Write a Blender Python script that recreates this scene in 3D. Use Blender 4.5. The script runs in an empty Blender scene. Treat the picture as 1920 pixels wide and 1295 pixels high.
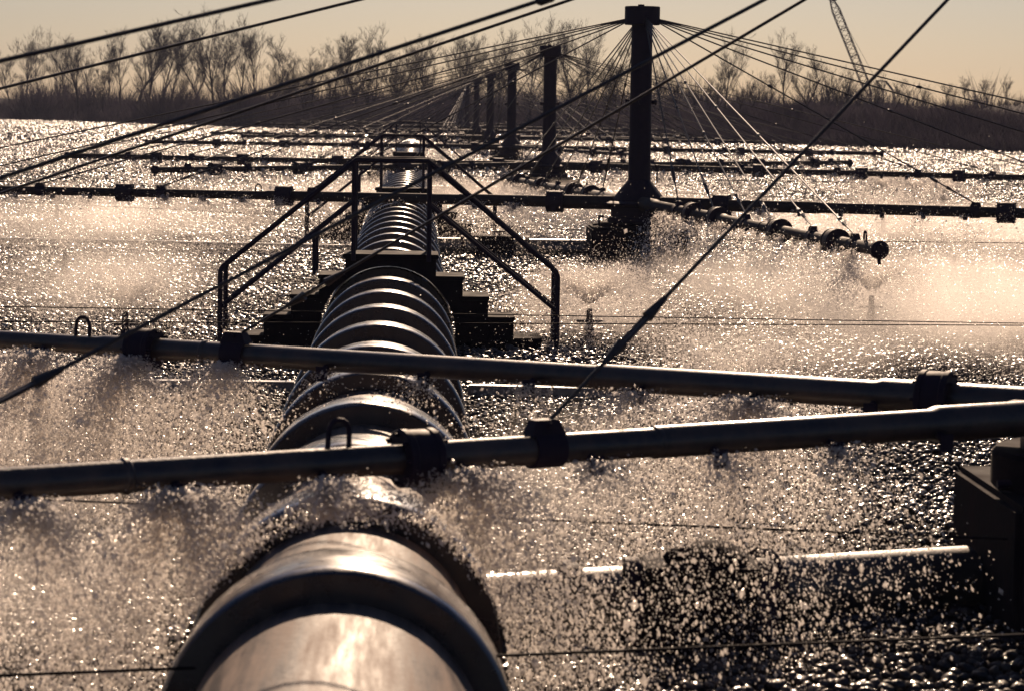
import bpy, bmesh, math, random
import numpy as np
from mathutils import Vector, Matrix

# ------------------------------------------------------------------ camera, world, sun, exposure
S = bpy.context.scene
COL = S.collection
CAM_H = 2.34          # metres above the filter bed
F_PX = 5100.0         # focal length in pixels of a 1920 wide frame
VP = (780.0, 195.0)   # where the main and the row of masts vanish
ROLL = 0.015

def unit(v):
    v = np.array(v, float)
    return v / np.linalg.norm(v)

_Y = unit([VP[0] - 960, 647.5 - VP[1], -F_PX])
_Z = unit(np.cross([1, -ROLL, 0], _Y))
if _Z[1] < 0:
    _Z = -_Z
_X = np.cross(_Y, _Z)
RW = np.array([_X, _Y, _Z])

def at(px, py, z):
    """World point at height z seen at photo pixel (px, py)."""
    d = RW @ np.array([px - 960, 647.5 - py, -F_PX])
    t = (z - CAM_H) / d[2]
    return np.array([0, 0, CAM_H]) + t * d

def at_y(px, py, y):
    d = RW @ np.array([px - 960, 647.5 - py, -F_PX])
    return np.array([0, 0, CAM_H]) + d * (y / d[1])

cam_d = bpy.data.cameras.new('camera')
cam = bpy.data.objects.new('camera', cam_d)
COL.objects.link(cam)
M4 = Matrix([list(RW[0]) + [0], list(RW[1]) + [0], list(RW[2]) + [CAM_H], [0, 0, 0, 1]])
cam.matrix_world = M4
cam_d.sensor_width = 36.0
cam_d.lens = F_PX / 1920 * 36.0
cam_d.clip_end = 6000
cam_d.clip_start = 0.1
cam_d.dof.use_dof = True
cam_d.dof.focus_distance = 27.0
cam_d.dof.aperture_fstop = 6.3
S.camera = cam

SUN_EL, SUN_AZ = math.radians(26), math.radians(4.5)
world = bpy.data.worlds.new("World")
S.world = world
world.use_nodes = True
wn, wl = world.node_tree.nodes, world.node_tree.links
wn.clear()
w_out = wn.new('ShaderNodeOutputWorld')
w_bg = wn.new('ShaderNodeBackground')
w_sky = wn.new('ShaderNodeTexSky')
w_sky.sky_type = 'NISHITA'
w_sky.sun_disc = False
w_sky.sun_elevation = SUN_EL
w_sky.sun_rotation = SUN_AZ
w_sky.dust_density = 0.6
w_sky.air_density = 1.0
w_sky.ozone_density = 1.0
w_tint = wn.new('ShaderNodeMix')
w_tint.data_type = 'RGBA'
w_tint.blend_type = 'MULTIPLY'
w_tint.inputs['Factor'].default_value = 1.0
w_tint.inputs['B'].default_value = (0.445, 0.47, 0.60, 1)
wl.new(w_sky.outputs[0], w_tint.inputs['A'])
wl.new(w_tint.outputs['Result'], w_bg.inputs['Color'])
w_bg.inputs['Strength'].default_value = 0.05
wl.new(w_bg.outputs[0], w_out.inputs['Surface'])

sun_d = bpy.data.lights.new('sun', 'SUN')
sun_d.energy = 5.0
sun_d.angle = math.radians(0.5)
sun_d.color = (1.0, 0.735, 0.52)
sun = bpy.data.objects.new('sun', sun_d)
COL.objects.link(sun)
sdir = Vector((math.sin(SUN_AZ) * math.cos(SUN_EL), math.cos(SUN_AZ) * math.cos(SUN_EL), math.sin(SUN_EL)))
sun.rotation_euler = sdir.to_track_quat('Z', 'Y').to_euler()
sun.location = (0, 60, 60)

S.view_settings.view_transform = 'Standard'
S.view_settings.look = 'None'
S.view_settings.exposure = 0.4
S.view_settings.gamma = 1.0
S.cycles.transparent_max_bounces = 24

# ------------------------------------------------------------------ materials
def new_mat(name):
    m = bpy.data.materials.new(name)
    m.use_nodes = True
    m.node_tree.nodes.clear()
    out = m.node_tree.nodes.new('ShaderNodeOutputMaterial')
    return m, m.node_tree.nodes, m.node_tree.links, out

def ramp(nodes, stops):
    r = nodes.new('ShaderNodeValToRGB')
    el = r.color_ramp.elements
    while len(el) < len(stops):
        el.new(0.5)
    for e, (p, c) in zip(el, stops):
        e.position = p
        e.color = (c, c, c, 1) if not isinstance(c, tuple) else (*c, 1)
    return r

def painted(name, dark, light, rough=(0.25, 0.55), scale=6.0, coat=0.3, bump=0.15, bscale=60, stretch=None, spec=0.5):
    m, n, l, out = new_mat(name)
    b = n.new('ShaderNodeBsdfPrincipled')
    tc = n.new('ShaderNodeTexCoord')
    mp = n.new('ShaderNodeMapping')
    if stretch:
        mp.inputs['Scale'].default_value = stretch
    l.new(tc.outputs['Object'], mp.inputs['Vector'])
    t = n.new('ShaderNodeTexNoise')
    t.inputs['Scale'].default_value = scale
    t.inputs['Detail'].default_value = 8
    t.inputs['Roughness'].default_value = 0.65
    l.new(mp.outputs[0], t.inputs['Vector'])
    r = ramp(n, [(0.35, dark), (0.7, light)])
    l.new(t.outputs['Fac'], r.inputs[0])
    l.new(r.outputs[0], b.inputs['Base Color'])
    mr = n.new('ShaderNodeMapRange')
    mr.inputs['From Min'].default_value = 0.3
    mr.inputs['From Max'].default_value = 0.7
    mr.inputs['To Min'].default_value = rough[0]
    mr.inputs['To Max'].default_value = rough[1]
    l.new(t.outputs['Fac'], mr.inputs['Value'])
    l.new(mr.outputs[0], b.inputs['Roughness'])
    b.inputs['Coat Weight'].default_value = coat
    b.inputs['Coat Roughness'].default_value = 0.12
    b.inputs['Specular IOR Level'].default_value = spec
    t2 = n.new('ShaderNodeTexNoise')
    t2.inputs['Scale'].default_value = bscale
    t2.inputs['Detail'].default_value = 4
    l.new(tc.outputs['Object'], t2.inputs['Vector'])
    bp = n.new('ShaderNodeBump')
    bp.inputs['Strength'].default_value = bump
    bp.inputs['Distance'].default_value = 0.004
    l.new(t2.outputs['Fac'], bp.inputs['Height'])
    l.new(bp.outputs[0], b.inputs['Normal'])
    l.new(b.outputs[0], out.inputs[0])
    return m

M_STEEL = painted('black_painted_steel', (0.015, 0.008, 0.021), (0.028, 0.017, 0.031), (0.55, 0.8), 5, 0.0, spec=0.2)
M_ARM = painted('wet_arm_steel', (0.014, 0.009, 0.014), (0.085, 0.052, 0.038), (0.34, 0.55), 5, 0.25, 0.4, 40, spec=0.6)
M_ARM_DULL = painted('weathered_arm_steel', (0.012, 0.008, 0.013), (0.05, 0.034, 0.03), (0.6, 0.85), 5, 0.0, 0.4, 40, spec=0.25)
M_CABLE = painted('cable_steel', (0.02, 0.014, 0.018), (0.06, 0.045, 0.04), (0.35, 0.6), 30, 0.1)
M_WIRE = painted('dark_wire', (0.01, 0.007, 0.01), (0.02, 0.014, 0.016), (0.7, 0.9), 30, 0.0, spec=0.1)
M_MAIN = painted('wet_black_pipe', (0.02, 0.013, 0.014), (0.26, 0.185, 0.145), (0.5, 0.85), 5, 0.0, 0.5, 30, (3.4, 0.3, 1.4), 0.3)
M_BELL = painted('wet_pipe_coupling', (0.012, 0.008, 0.013), (0.05, 0.034, 0.03), (0.16, 0.45), 5, 0.8, 0.15, 30)
M_STILE = painted('tarred_timber', (0.006, 0.004, 0.008), (0.015, 0.010, 0.013), (0.8, 0.98), 6, 0.0, 0.5, 40, spec=0.08)
M_CONC = painted('wet_feed_pipe', (0.02, 0.015, 0.016), (0.07, 0.055, 0.048), (0.42, 0.55), 3, 0.1, 0.3, 50, spec=1.0)
M_PED = painted('stained_pedestal', (0.008, 0.006, 0.010), (0.026, 0.018, 0.02), (0.8, 1.0), 3, 0.0, 0.6, 25, spec=0.08)
M_CURB = painted('pale_curb', (0.14, 0.13, 0.13), (0.34, 0.3, 0.27), (0.2, 0.5), 4, 0.4, 0.3, 50)
M_BARK = painted('bark', (0.009, 0.007, 0.016), (0.022, 0.016, 0.027), (0.8, 0.95), 3, 0, 0.3, 30, spec=0.1)
M_TWIG = painted('twigs', (0.010, 0.007, 0.018), (0.024, 0.017, 0.032), (0.85, 0.95), 2, 0, 0.1, 30, spec=0.1)

def mat_bed():
    m, n, l, out = new_mat('wet_filter_bed')
    b = n.new('ShaderNodeBsdfPrincipled')
    g = n.new('ShaderNodeNewGeometry')
    big = n.new('ShaderNodeTexNoise')
    big.inputs['Scale'].default_value = 0.35
    big.inputs['Detail'].default_value = 5
    l.new(g.outputs['Position'], big.inputs['Vector'])
    r = ramp(n, [(0.35, (0.012, 0.009, 0.012)), (0.7, (0.045, 0.034, 0.032))])
    l.new(big.outputs['Fac'], r.inputs[0])
    l.new(r.outputs[0], b.inputs['Base Color'])
    v = n.new('ShaderNodeTexVoronoi')
    v.inputs['Scale'].default_value = 9.0
    l.new(g.outputs['Position'], v.inputs['Vector'])
    n2 = n.new('ShaderNodeTexNoise')
    n2.inputs['Scale'].default_value = 22
    n2.inputs['Detail'].default_value = 3
    l.new(g.outputs['Position'], n2.inputs['Vector'])
    mx = n.new('ShaderNodeMath')
    mx.operation = 'MULTIPLY_ADD'
    mx.inputs[1].default_value = -1.0
    l.new(v.outputs['Distance'], mx.inputs[0])
    l.new(n2.outputs['Fac'], mx.inputs[2])
    bp = n.new('ShaderNodeBump')
    bp.inputs['Strength'].default_value = 0.9
    bp.inputs['Distance'].default_value = 0.06
    l.new(mx.outputs[0], bp.inputs['Height'])
    l.new(bp.outputs[0], b.inputs['Normal'])
    b.inputs['Roughness'].default_value = 0.28
    b.inputs['Coat Weight'].default_value = 0.8
    b.inputs['Coat Roughness'].default_value = 0.12
    l.new(bp.outputs[0], b.inputs['Coat Normal'])
    l.new(b.outputs[0], out.inputs[0])
    return m
M_BED = mat_bed()

def mat_stone():
    m, n, l, out = new_mat('wet_stone')
    b = n.new('ShaderNodeBsdfPrincipled')
    oi = n.new('ShaderNodeObjectInfo')
    g = n.new('ShaderNodeNewGeometry')
    r = ramp(n, [(0.0, (0.012, 0.009, 0.012)), (0.7, (0.035, 0.026, 0.026)), (1.0, (0.08, 0.06, 0.05))])
    l.new(oi.outputs['Random'], r.inputs[0])
    l.new(r.outputs[0], b.inputs['Base Color'])
    n2 = n.new('ShaderNodeTexNoise')
    n2.inputs['Scale'].default_value = 30
    n2.inputs['Detail'].default_value = 2
    l.new(g.outputs['Position'], n2.inputs['Vector'])
    bp = n.new('ShaderNodeBump')
    bp.inputs['Strength'].default_value = 0.7
    bp.inputs['Distance'].default_value = 0.012
    l.new(n2.outputs['Fac'], bp.inputs['Height'])
    l.new(bp.outputs[0], b.inputs['Normal'])
    l.new(bp.outputs[0], b.inputs['Coat Normal'])
    b.inputs['Roughness'].default_value = 0.6
    b.inputs['Specular IOR Level'].default_value = 0.15
    pn = n.new('ShaderNodeTexNoise')
    pn.inputs['Scale'].default_value = 0.55
    pn.inputs['Detail'].default_value = 4
    l.new(g.outputs['Position'], pn.inputs['Vector'])
    for sock, lo, hi in (('Coat Weight', 0.15, 1.0), ('Coat Roughness', 0.08, 0.3)):
        mr = n.new('ShaderNodeMapRange')
        mr.inputs['From Min'].default_value = 0.36
        mr.inputs['From Max'].default_value = 0.6
        mr.inputs['To Min'].default_value = lo
        mr.inputs['To Max'].default_value = hi
        l.new(pn.outputs['Fac'], mr.inputs['Value'])
        l.new(mr.outputs[0], b.inputs[sock])
    l.new(b.outputs[0], out.inputs[0])
    return m
M_STONE = mat_stone()

def mat_drop():
    m, n, l, out = new_mat('water_drops')
    tr = n.new('ShaderNodeBsdfTranslucent')
    tr.inputs['Color'].default_value = (0.98, 0.93, 0.88, 1)
    gl = n.new('ShaderNodeBsdfGlossy')
    gl.inputs['Color'].default_value = (0.9, 0.88, 0.85, 1)
    gl.inputs['Roughness'].default_value = 0.3
    mx = n.new('ShaderNodeMixShader')
    mx.inputs[0].default_value = 0.35
    l.new(tr.outputs[0], mx.inputs[1])
    l.new(gl.outputs[0], mx.inputs[2])
    tp = n.new('ShaderNodeBsdfTransparent')
    m2 = n.new('ShaderNodeMixShader')
    m2.inputs[0].default_value = 0.42      # clear water lets part of the light straight through
    l.new(mx.outputs[0], m2.inputs[1])
    l.new(tp.outputs[0], m2.inputs[2])
    l.new(m2.outputs[0], out.inputs[0])
    return m
M_DROP = mat_drop()

def mat_hill():
    m, n, l, out = new_mat('scrub_hillside')
    b = n.new('ShaderNodeBsdfPrincipled')
    g = n.new('ShaderNodeNewGeometry')
    mp = n.new('ShaderNodeMapping')
    mp.inputs['Scale'].default_value = (0.12, 0.10, 0.9)
    l.new(g.outputs['Position'], mp.inputs['Vector'])
    t = n.new('ShaderNodeTexNoise')
    t.inputs['Scale'].default_value = 1.0
    t.inputs['Detail'].default_value = 9
    t.inputs['Roughness'].default_value = 0.7
    l.new(mp.outputs[0], t.inputs['Vector'])
    r = ramp(n, [(0.3, (0.010, 0.007, 0.011)), (0.58, (0.015, 0.011, 0.014)), (0.68, (0.022, 0.017, 0.018)), (0.76, (0.26, 0.2, 0.15))])
    l.new(t.outputs['Fac'], r.inputs[0])
    l.new(r.outputs[0], b.inputs['Base Color'])
    b.inputs['Roughness'].default_value = 0.95
    b.inputs['Specular IOR Level'].default_value = 0.1
    l.new(b.outputs[0], out.inputs[0])
    return m
M_HILL = mat_hill()

# ------------------------------------------------------------------ mesh helpers
class MB:
    def __init__(s):
        s.v, s.f = [], []
    def add(s, vs, fs):
        o = len(s.v)
        s.v += [tuple(map(float, p)) for p in vs]
        s.f += [tuple(i + o for i in f) for f in fs]
        return s
    def box(s, x0, x1, y0, y1, z0, z1):
        return s.add([(x0, y0, z0), (x1, y0, z0), (x1, y1, z0), (x0, y1, z0), (x0, y0, z1), (x1, y0, z1), (x1, y1, z1), (x0, y1, z1)],
                     [(0, 3, 2, 1), (4, 5, 6, 7), (0, 1, 5, 4), (1, 2, 6, 5), (2, 3, 7, 6), (3, 0, 4, 7)])
    def tube(s, pts, rad, n=10, cap=True):
        pts = [Vector(p) for p in pts]
        if not isinstance(rad, (list, tuple)):
            rad = [rad] * len(pts)
        o = len(s.v)
        t0 = (pts[1] - pts[0]).normalized()
        up = Vector((0, 0, 1)) if abs(t0.z) < 0.9 else Vector((1, 0, 0))
        a = t0.cross(up).normalized()
        for i, p in enumerate(pts):
            if i == 0: t = pts[1] - pts[0]
            elif i == len(pts) - 1: t = pts[-1] - pts[-2]
            else:
                t = (pts[i + 1] - p).normalized() + (p - pts[i - 1]).normalized()
            if t.length < 1e-9: t = t0
            t = t.normalized()
            a = (a - t * a.dot(t))
            a = a.normalized() if a.length > 1e-6 else t.orthogonal().normalized()
            b = t.cross(a)
            for k in range(n):
                q = 2 * math.pi * k / n
                s.v.append(tuple(p + (a * math.cos(q) + b * math.sin(q)) * rad[i]))
        for i in range(len(pts) - 1):
            for k in range(n):
                k2 = (k + 1) % n
                s.f.append((o + i * n + k, o + i * n + k2, o + (i + 1) * n + k2, o + (i + 1) * n + k))
        if cap:
            s.f.append(tuple(o + k for k in range(n))[::-1])
            s.f.append(tuple(o + (len(pts) - 1) * n + k for k in range(n)))
        return s
    def lathe(s, prof, n=32, axis='z', c=(0, 0, 0), cap=True):
        """prof: (radius, height) along axis."""
        o = len(s.v)
        for r, h in prof:
            for k in range(n):
                q = 2 * math.pi * k / n
                u, w = r * math.cos(q), r * math.sin(q)
                p = (u, w, h) if axis == 'z' else ((w, h, u) if axis == 'y' else (h, u, w))
                s.v.append((p[0] + c[0], p[1] + c[1], p[2] + c[2]))
        for i in range(len(prof) - 1):
            for k in range(n):
                k2 = (k + 1) % n
                s.f.append((o + i * n + k, o + i * n + k2, o + (i + 1) * n + k2, o + (i + 1) * n + k))
        if cap:
            s.f.append(tuple(o + k for k in range(n))[::-1])
            s.f.append(tuple(o + (len(prof) - 1) * n + k for k in range(n)))
        return s
    def mesh(s, name, mat, smooth=True, bevel=0.0):
        me = bpy.data.meshes.new(name)
        me.from_pydata(s.v, [], s.f)
        bm = bmesh.new()
        bm.from_mesh(me)
        if bevel:
            bmesh.ops.bevel(bm, geom=[e for e in bm.edges if len(e.link_faces) == 2 and e.calc_face_angle(0) > 0.6], offset=bevel, segments=2, affect='EDGES', clamp_overlap=True)
        bmesh.ops.recalc_face_normals(bm, faces=bm.faces)
        if smooth:
            for f in bm.faces: f.smooth = True
            for e in bm.edges:
                if len(e.link_faces) == 2 and e.calc_face_angle(0) > math.radians(38): e.smooth = False
        bm.to_mesh(me)
        bm.free()
        me.materials.append(mat)
        return me
    def build(s, name, mat, parent=None, smooth=True, bevel=0.0):
        return link(name, s.mesh(name, mat, smooth, bevel), parent)

def link(name, me, parent=None, loc=None, rz=None):
    o = bpy.data.objects.new(name, me)
    COL.objects.link(o)
    if parent: o.parent = parent
    if loc is not None: o.location = loc
    if rz is not None: o.rotation_euler = (0, 0, rz)
    return o

def thing(name, label, cat, loc=(0, 0, 0), rz=0, group=None):
    o = bpy.data.objects.new(name, None)
    o.empty_display_size = 0.3
    COL.objects.link(o)
    o.location = loc
    o.rotation_euler = (0, 0, rz)
    return tag(o, label, cat, group)

def tag(o, label=None, cat=None, group=None, kind=None):
    if label: o['label'] = label
    if cat: o['category'] = cat
    if group: o['group'] = group
    if kind: o['kind'] = kind
    return o

def arrays(name, V, F, mat, smooth=False):
    me = bpy.data.meshes.new(name)
    me.vertices.add(len(V))
    me.vertices.foreach_set('co', np.asarray(V, np.float32).ravel())
    k = F.shape[1]
    me.loops.add(F.size)
    me.loops.foreach_set('vertex_index', np.asarray(F, np.int32).ravel())
    me.polygons.add(len(F))
    me.polygons.foreach_set('loop_start', np.arange(0, F.size, k, dtype=np.int32))
    me.polygons.foreach_set('loop_total', np.full(len(F), k, np.int32))
    if smooth:
        me.polygons.foreach_set('use_smooth', np.ones(len(F), bool))
    me.update(calc_edges=True)
    me.materials.append(mat)
    return me

rng = np.random.default_rng(11)
random.seed(5)

# ------------------------------------------------------------------ setting: ground, hills, haze
E0, E1 = np.array(at(15, 225, 0)[:2]), np.array(at(1900, 288, 0)[:2])   # far edge of the filter beds
ed = (E1 - E0) / np.linalg.norm(E1 - E0)
en = np.array([-ed[1], ed[0]])
if en[1] < 0: en = -en

def beyond(x, y):
    return (x - E0[0]) * en[0] + (y - E0[1]) * en[1]

def along(x, y):
    return (x - E0[0]) * ed[0] + (y - E0[1]) * ed[1]

LEN = np.linalg.norm(E1 - E0)

def sstep(t):
    t = np.clip(t, 0, 1)
    return t * t * (3 - 2 * t)

def hill_z(x, y):
    e = beyond(x, y)
    a = along(x, y) / LEN
    H = 1.7 + 3.6 * sstep((a - 0.5) / 0.45)
    z = H * (0.35 * sstep(e / 9) + 0.65 * sstep((e - 10) / 60))
    z = z + sstep(e / 20) * (0.35 * np.sin(x * 0.21 + y * 0.05) + 0.3 * np.sin(x * 0.083 - y * 0.11 + 1.3) + 0.15 * np.sin(x * 0.55 + y * 0.31))
    z = z * (1 - 0.85 * sstep((e - 75) / 50))
    return z - 0.12 * (1 - sstep(e / 2))

gm = MB()
g_n = 8
gm.add([(-700, -12, -0.06), (700, -12, -0.06), (700, 800, -0.06), (-700, 800, -0.06)], [(0, 1, 2, 3)])
ground = gm.build('ground', M_BED, smooth=False)
tag(ground, kind='structure')

gx, gy = np.meshgrid(np.linspace(-260, 330, 150), np.linspace(70, 700, 170))
hz_ = hill_z(gx, gy)
V = np.stack([gx, gy, np.where(beyond(gx, gy) < -1, -0.6, hz_)], -1).reshape(-1, 3)
nx, ny = gx.shape[1], gx.shape[0]
I = np.arange(nx * ny).reshape(ny, nx)
Fq = np.stack([I[:-1, :-1], I[:-1, 1:], I[1:, 1:], I[1:, :-1]], -1).reshape(-1, 4)
hill = link('hills', arrays('hills', V, Fq, M_HILL, True))
tag(hill, kind='structure')

# ------------------------------------------------------------------ main pipe
PX, PZ = -0.25, 0.13
R_IN, R_OUT = 0.52, 0.628
def seg(name, prof, mat, parent):
    mb = MB()
    mb.lathe(prof, 56, 'y', (0, 0, 0), cap=False)
    return mb.mesh(name, mat)
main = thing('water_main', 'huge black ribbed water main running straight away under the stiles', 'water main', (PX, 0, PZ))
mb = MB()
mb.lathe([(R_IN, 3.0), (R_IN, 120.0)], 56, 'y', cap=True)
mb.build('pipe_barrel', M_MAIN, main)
me_bell = seg('coupling', [(R_IN - .02, 0.0), (R_OUT - .012, 0.0), (R_OUT, 0.014), (R_OUT + .004, 0.1), (R_OUT - 0.01, 0.52), (R_OUT - .03, 0.68), (R_IN + .012, 0.74), (R_IN - .02, 0.74)], M_BELL, main)
k = 0
y = 9.15
while y < 118:
    cp = link('coupling', me_bell, main, (0, y, 0), 0)
    cp.rotation_euler = (0, random.uniform(0, 6.28), 0)
    y += 1.72
    k += 1

# ------------------------------------------------------------------ stiles over the main
def stile(y0, label):
    t = thing('pipe_stile', label, 'footbridge', (PX, y0, 0), group='stepped footbridges over the water main')
    D = 0.62
    K = 0.00514
    def X(px): return (px - 725) * K
    lefts = [435, 493, 543, 595, 643]
    rights = [1015, 963, 915, 867, 817]
    tops = [0.105, 0.305, 0.50, 0.69, 0.885]
    # stepped cheek plates, front and back, arched over the main
    outline = []
    zb = 0.0
    outline.append((X(lefts[0]), zb))
    for i in range(5):
        outline.append((X(lefts[i]) + 0.012, tops[i] - 0.03))
        if i < 4: outline.append((X(lefts[i + 1]) + 0.012, tops[i] - 0.03))
    for i in range(4, -1, -1):
        outline.append((X(rights[i]) - 0.012, tops[i] - 0.03))
        if i > 0: outline.append((X(rights[i - 1]) - 0.012 if False else X(rights[i]) - 0.012, tops[i] - 0.03)) if False else outline.append((X(rights[i]) - 0.012, tops[i - 1] - 0.03))
    outline.append((X(rights[0]) - 0.012, zb))
    arch = []
    for q in range(0, 25):
        a = math.pi * q / 24
        arch.append((0.66 * math.cos(a), PZ + 0.66 * math.sin(a)))
    arch = [(0.66, zb)] + arch + [(-0.66, zb)]
    outline[0] = (X(lefts[0]) + 0.012, zb)
    poly = outline + arch
    for yy in (0.0, D - 0.05):
        bm = bmesh.new()
        vs = [bm.verts.new((p[0], yy, p[1])) for p in poly]
        es = [bm.edges.new((vs[i], vs[(i + 1) % len(vs)])) for i in range(len(vs))]
        r = bmesh.ops.triangle_fill(bm, edges=es, use_beauty=True)
        fs = [f for f in r['geom'] if isinstance(f, bmesh.types.BMFace)]
        ex = bmesh.ops.extrude_face_region(bm, geom=fs)
        bmesh.ops.translate(bm, vec=(0, 0.05, 0), verts=[v for v in ex['geom'] if isinstance(v, bmesh.types.BMVert)])
        bmesh.ops.recalc_face_normals(bm, faces=bm.faces)
        me = bpy.data.meshes.new('side_panel')
        bm.to_mesh(me); bm.free()
        me.materials.append(M_STILE)
        link('side_panel', me, t)
    # treads
    for i in range(4):
        for a, b in ((X(lefts[i]), X(lefts[i + 1]) + 0.03), (X(rights[i + 1]) - 0.03, X(rights[i]))):
            m = MB()
            m.box(a, b, -0.03, D + 0.03, tops[i] - 0.027, tops[i] + 0.012)
            m.build('step', M_STILE, t, False, 0.006)
            r = MB()
            s_ = a + 0.05 if a < 0 else b - 0.07
            r.box(s_, s_ + 0.02, 0.055, D - 0.055, max(0.0, tops[i] - 0.19), tops[i] - 0.03)
            r.build('riser', M_STILE, t, False)
    m = MB()
    m.box(X(643) - 0.01, X(817) + 0.01, -0.035, D + 0.035, tops[4] - 0.027, tops[4] + 0.02)
    m.build('platform', M_STILE, t, False, 0.006)
    # handrails
    for yy in (-0.06, D + 0.06):
        pl, pr_ = X(415), X(1041)
        tl, tr = X(661), X(801)
        zt = 1.80
        path = [(pl, yy, -0.05), (pl, yy, 0.70)]
        for q in range(1, 6):     # bend
            a = q / 6
            path.append((pl + (0.14 * a * a), yy, 0.70 + 0.17 * a - 0.02 * a * a))
        path += [(tl - 0.03, yy, zt - 0.04), (tl + 0.02, yy, zt), (tr - 0.02, yy, zt), (tr + 0.03, yy, zt - 0.04)]
        for q in range(5, 0, -1):
            a = q / 6
            path.append((pr_ - (0.14 * a * a), yy, 0.70 + 0.17 * a - 0.02 * a * a))
        path += [(pr_, yy, 0.70), (pr_, yy, -0.05)]
        h = MB()
        h.tube(path, 0.025, 10)
        h.build('handrail', M_STEEL, t)
        for q0, q1, zq in ((pl, tl, 1.41), (pr_, tr, 1.38)):
            md = MB()
            md.tube([(q0, yy, 0.38), (q1, yy, zq), (q1, yy, zq + .03)], 0.021, 8)
            md.build('mid_rail', M_STEEL, t)
        for xx in (tl, tr):
            p = MB()
            p.tube([(xx, yy, 0.84), (xx, yy, zt)], 0.023, 8)
            p.build('post', M_STEEL, t)
        for xx in (pl, pr_):
            b = MB()
            b.lathe([(0.06, -0.02), (0.06, 0.02)], 10, 'z', (xx, yy, 0.0))
            b.build('post_base', M_STEEL, t)
        p = MB()
        xx = X(588)
        p.tube([(xx, yy, 0.7), (xx, yy, 1.12)], 0.018, 8)
        p.build('post', M_STEEL, t)
    return t
stile(26.0, 'nearest black stepped stile with pipe handrails, dark cheeks facing the camera')
stile(46.4, 'middle stepped stile over the main, framed by the handrails of the nearest one')
stile(81.0, 'small farthest stepped stile over the main, its rails just under the woods')

# ------------------------------------------------------------------ rotary distributors
ARM_L = 13.15
SPEC = {
    'long': dict(clamps=[5.0, 9.05, 12.95], flanges=[1.0, 5.6, 8.2, 10.6], hoops=[6.02, 12.3]),
    'wide': dict(clamps=[5.15, 7.6, 9.6, 11.4, 12.9], flanges=[1.3, 5.6, 8.2, 10.6], hoops=[6.02, 12.3]),
    'fan': dict(clamps=[2.92, 5.2, 7.1, 8.48, 10.4, 12.2], flanges=[3.95, 5.5, 8.8, 11.4], hoops=[4.3, 12.6]),
    'short': dict(clamps=[3.35, 6.15, 8.95, 11.75], flanges=[3.95, 6.1, 8.6, 11.3], hoops=[4.3, 12.4]),
}
JOINT = {'long': [0.08, 0.1, 0.60], 'short': [0.06, 0.07, 0.36, 0.09]}
def arm_r(x, kind='long'):
    return (1.3 if kind in ('wide', 'fan') else 1.0) * arm_r0(x)
def arm_r0(x):
    return 0.082 if x < 1.3 else 0.069 if x < 2.8 else 0.062 if x < 5.9 else 0.052
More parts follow.
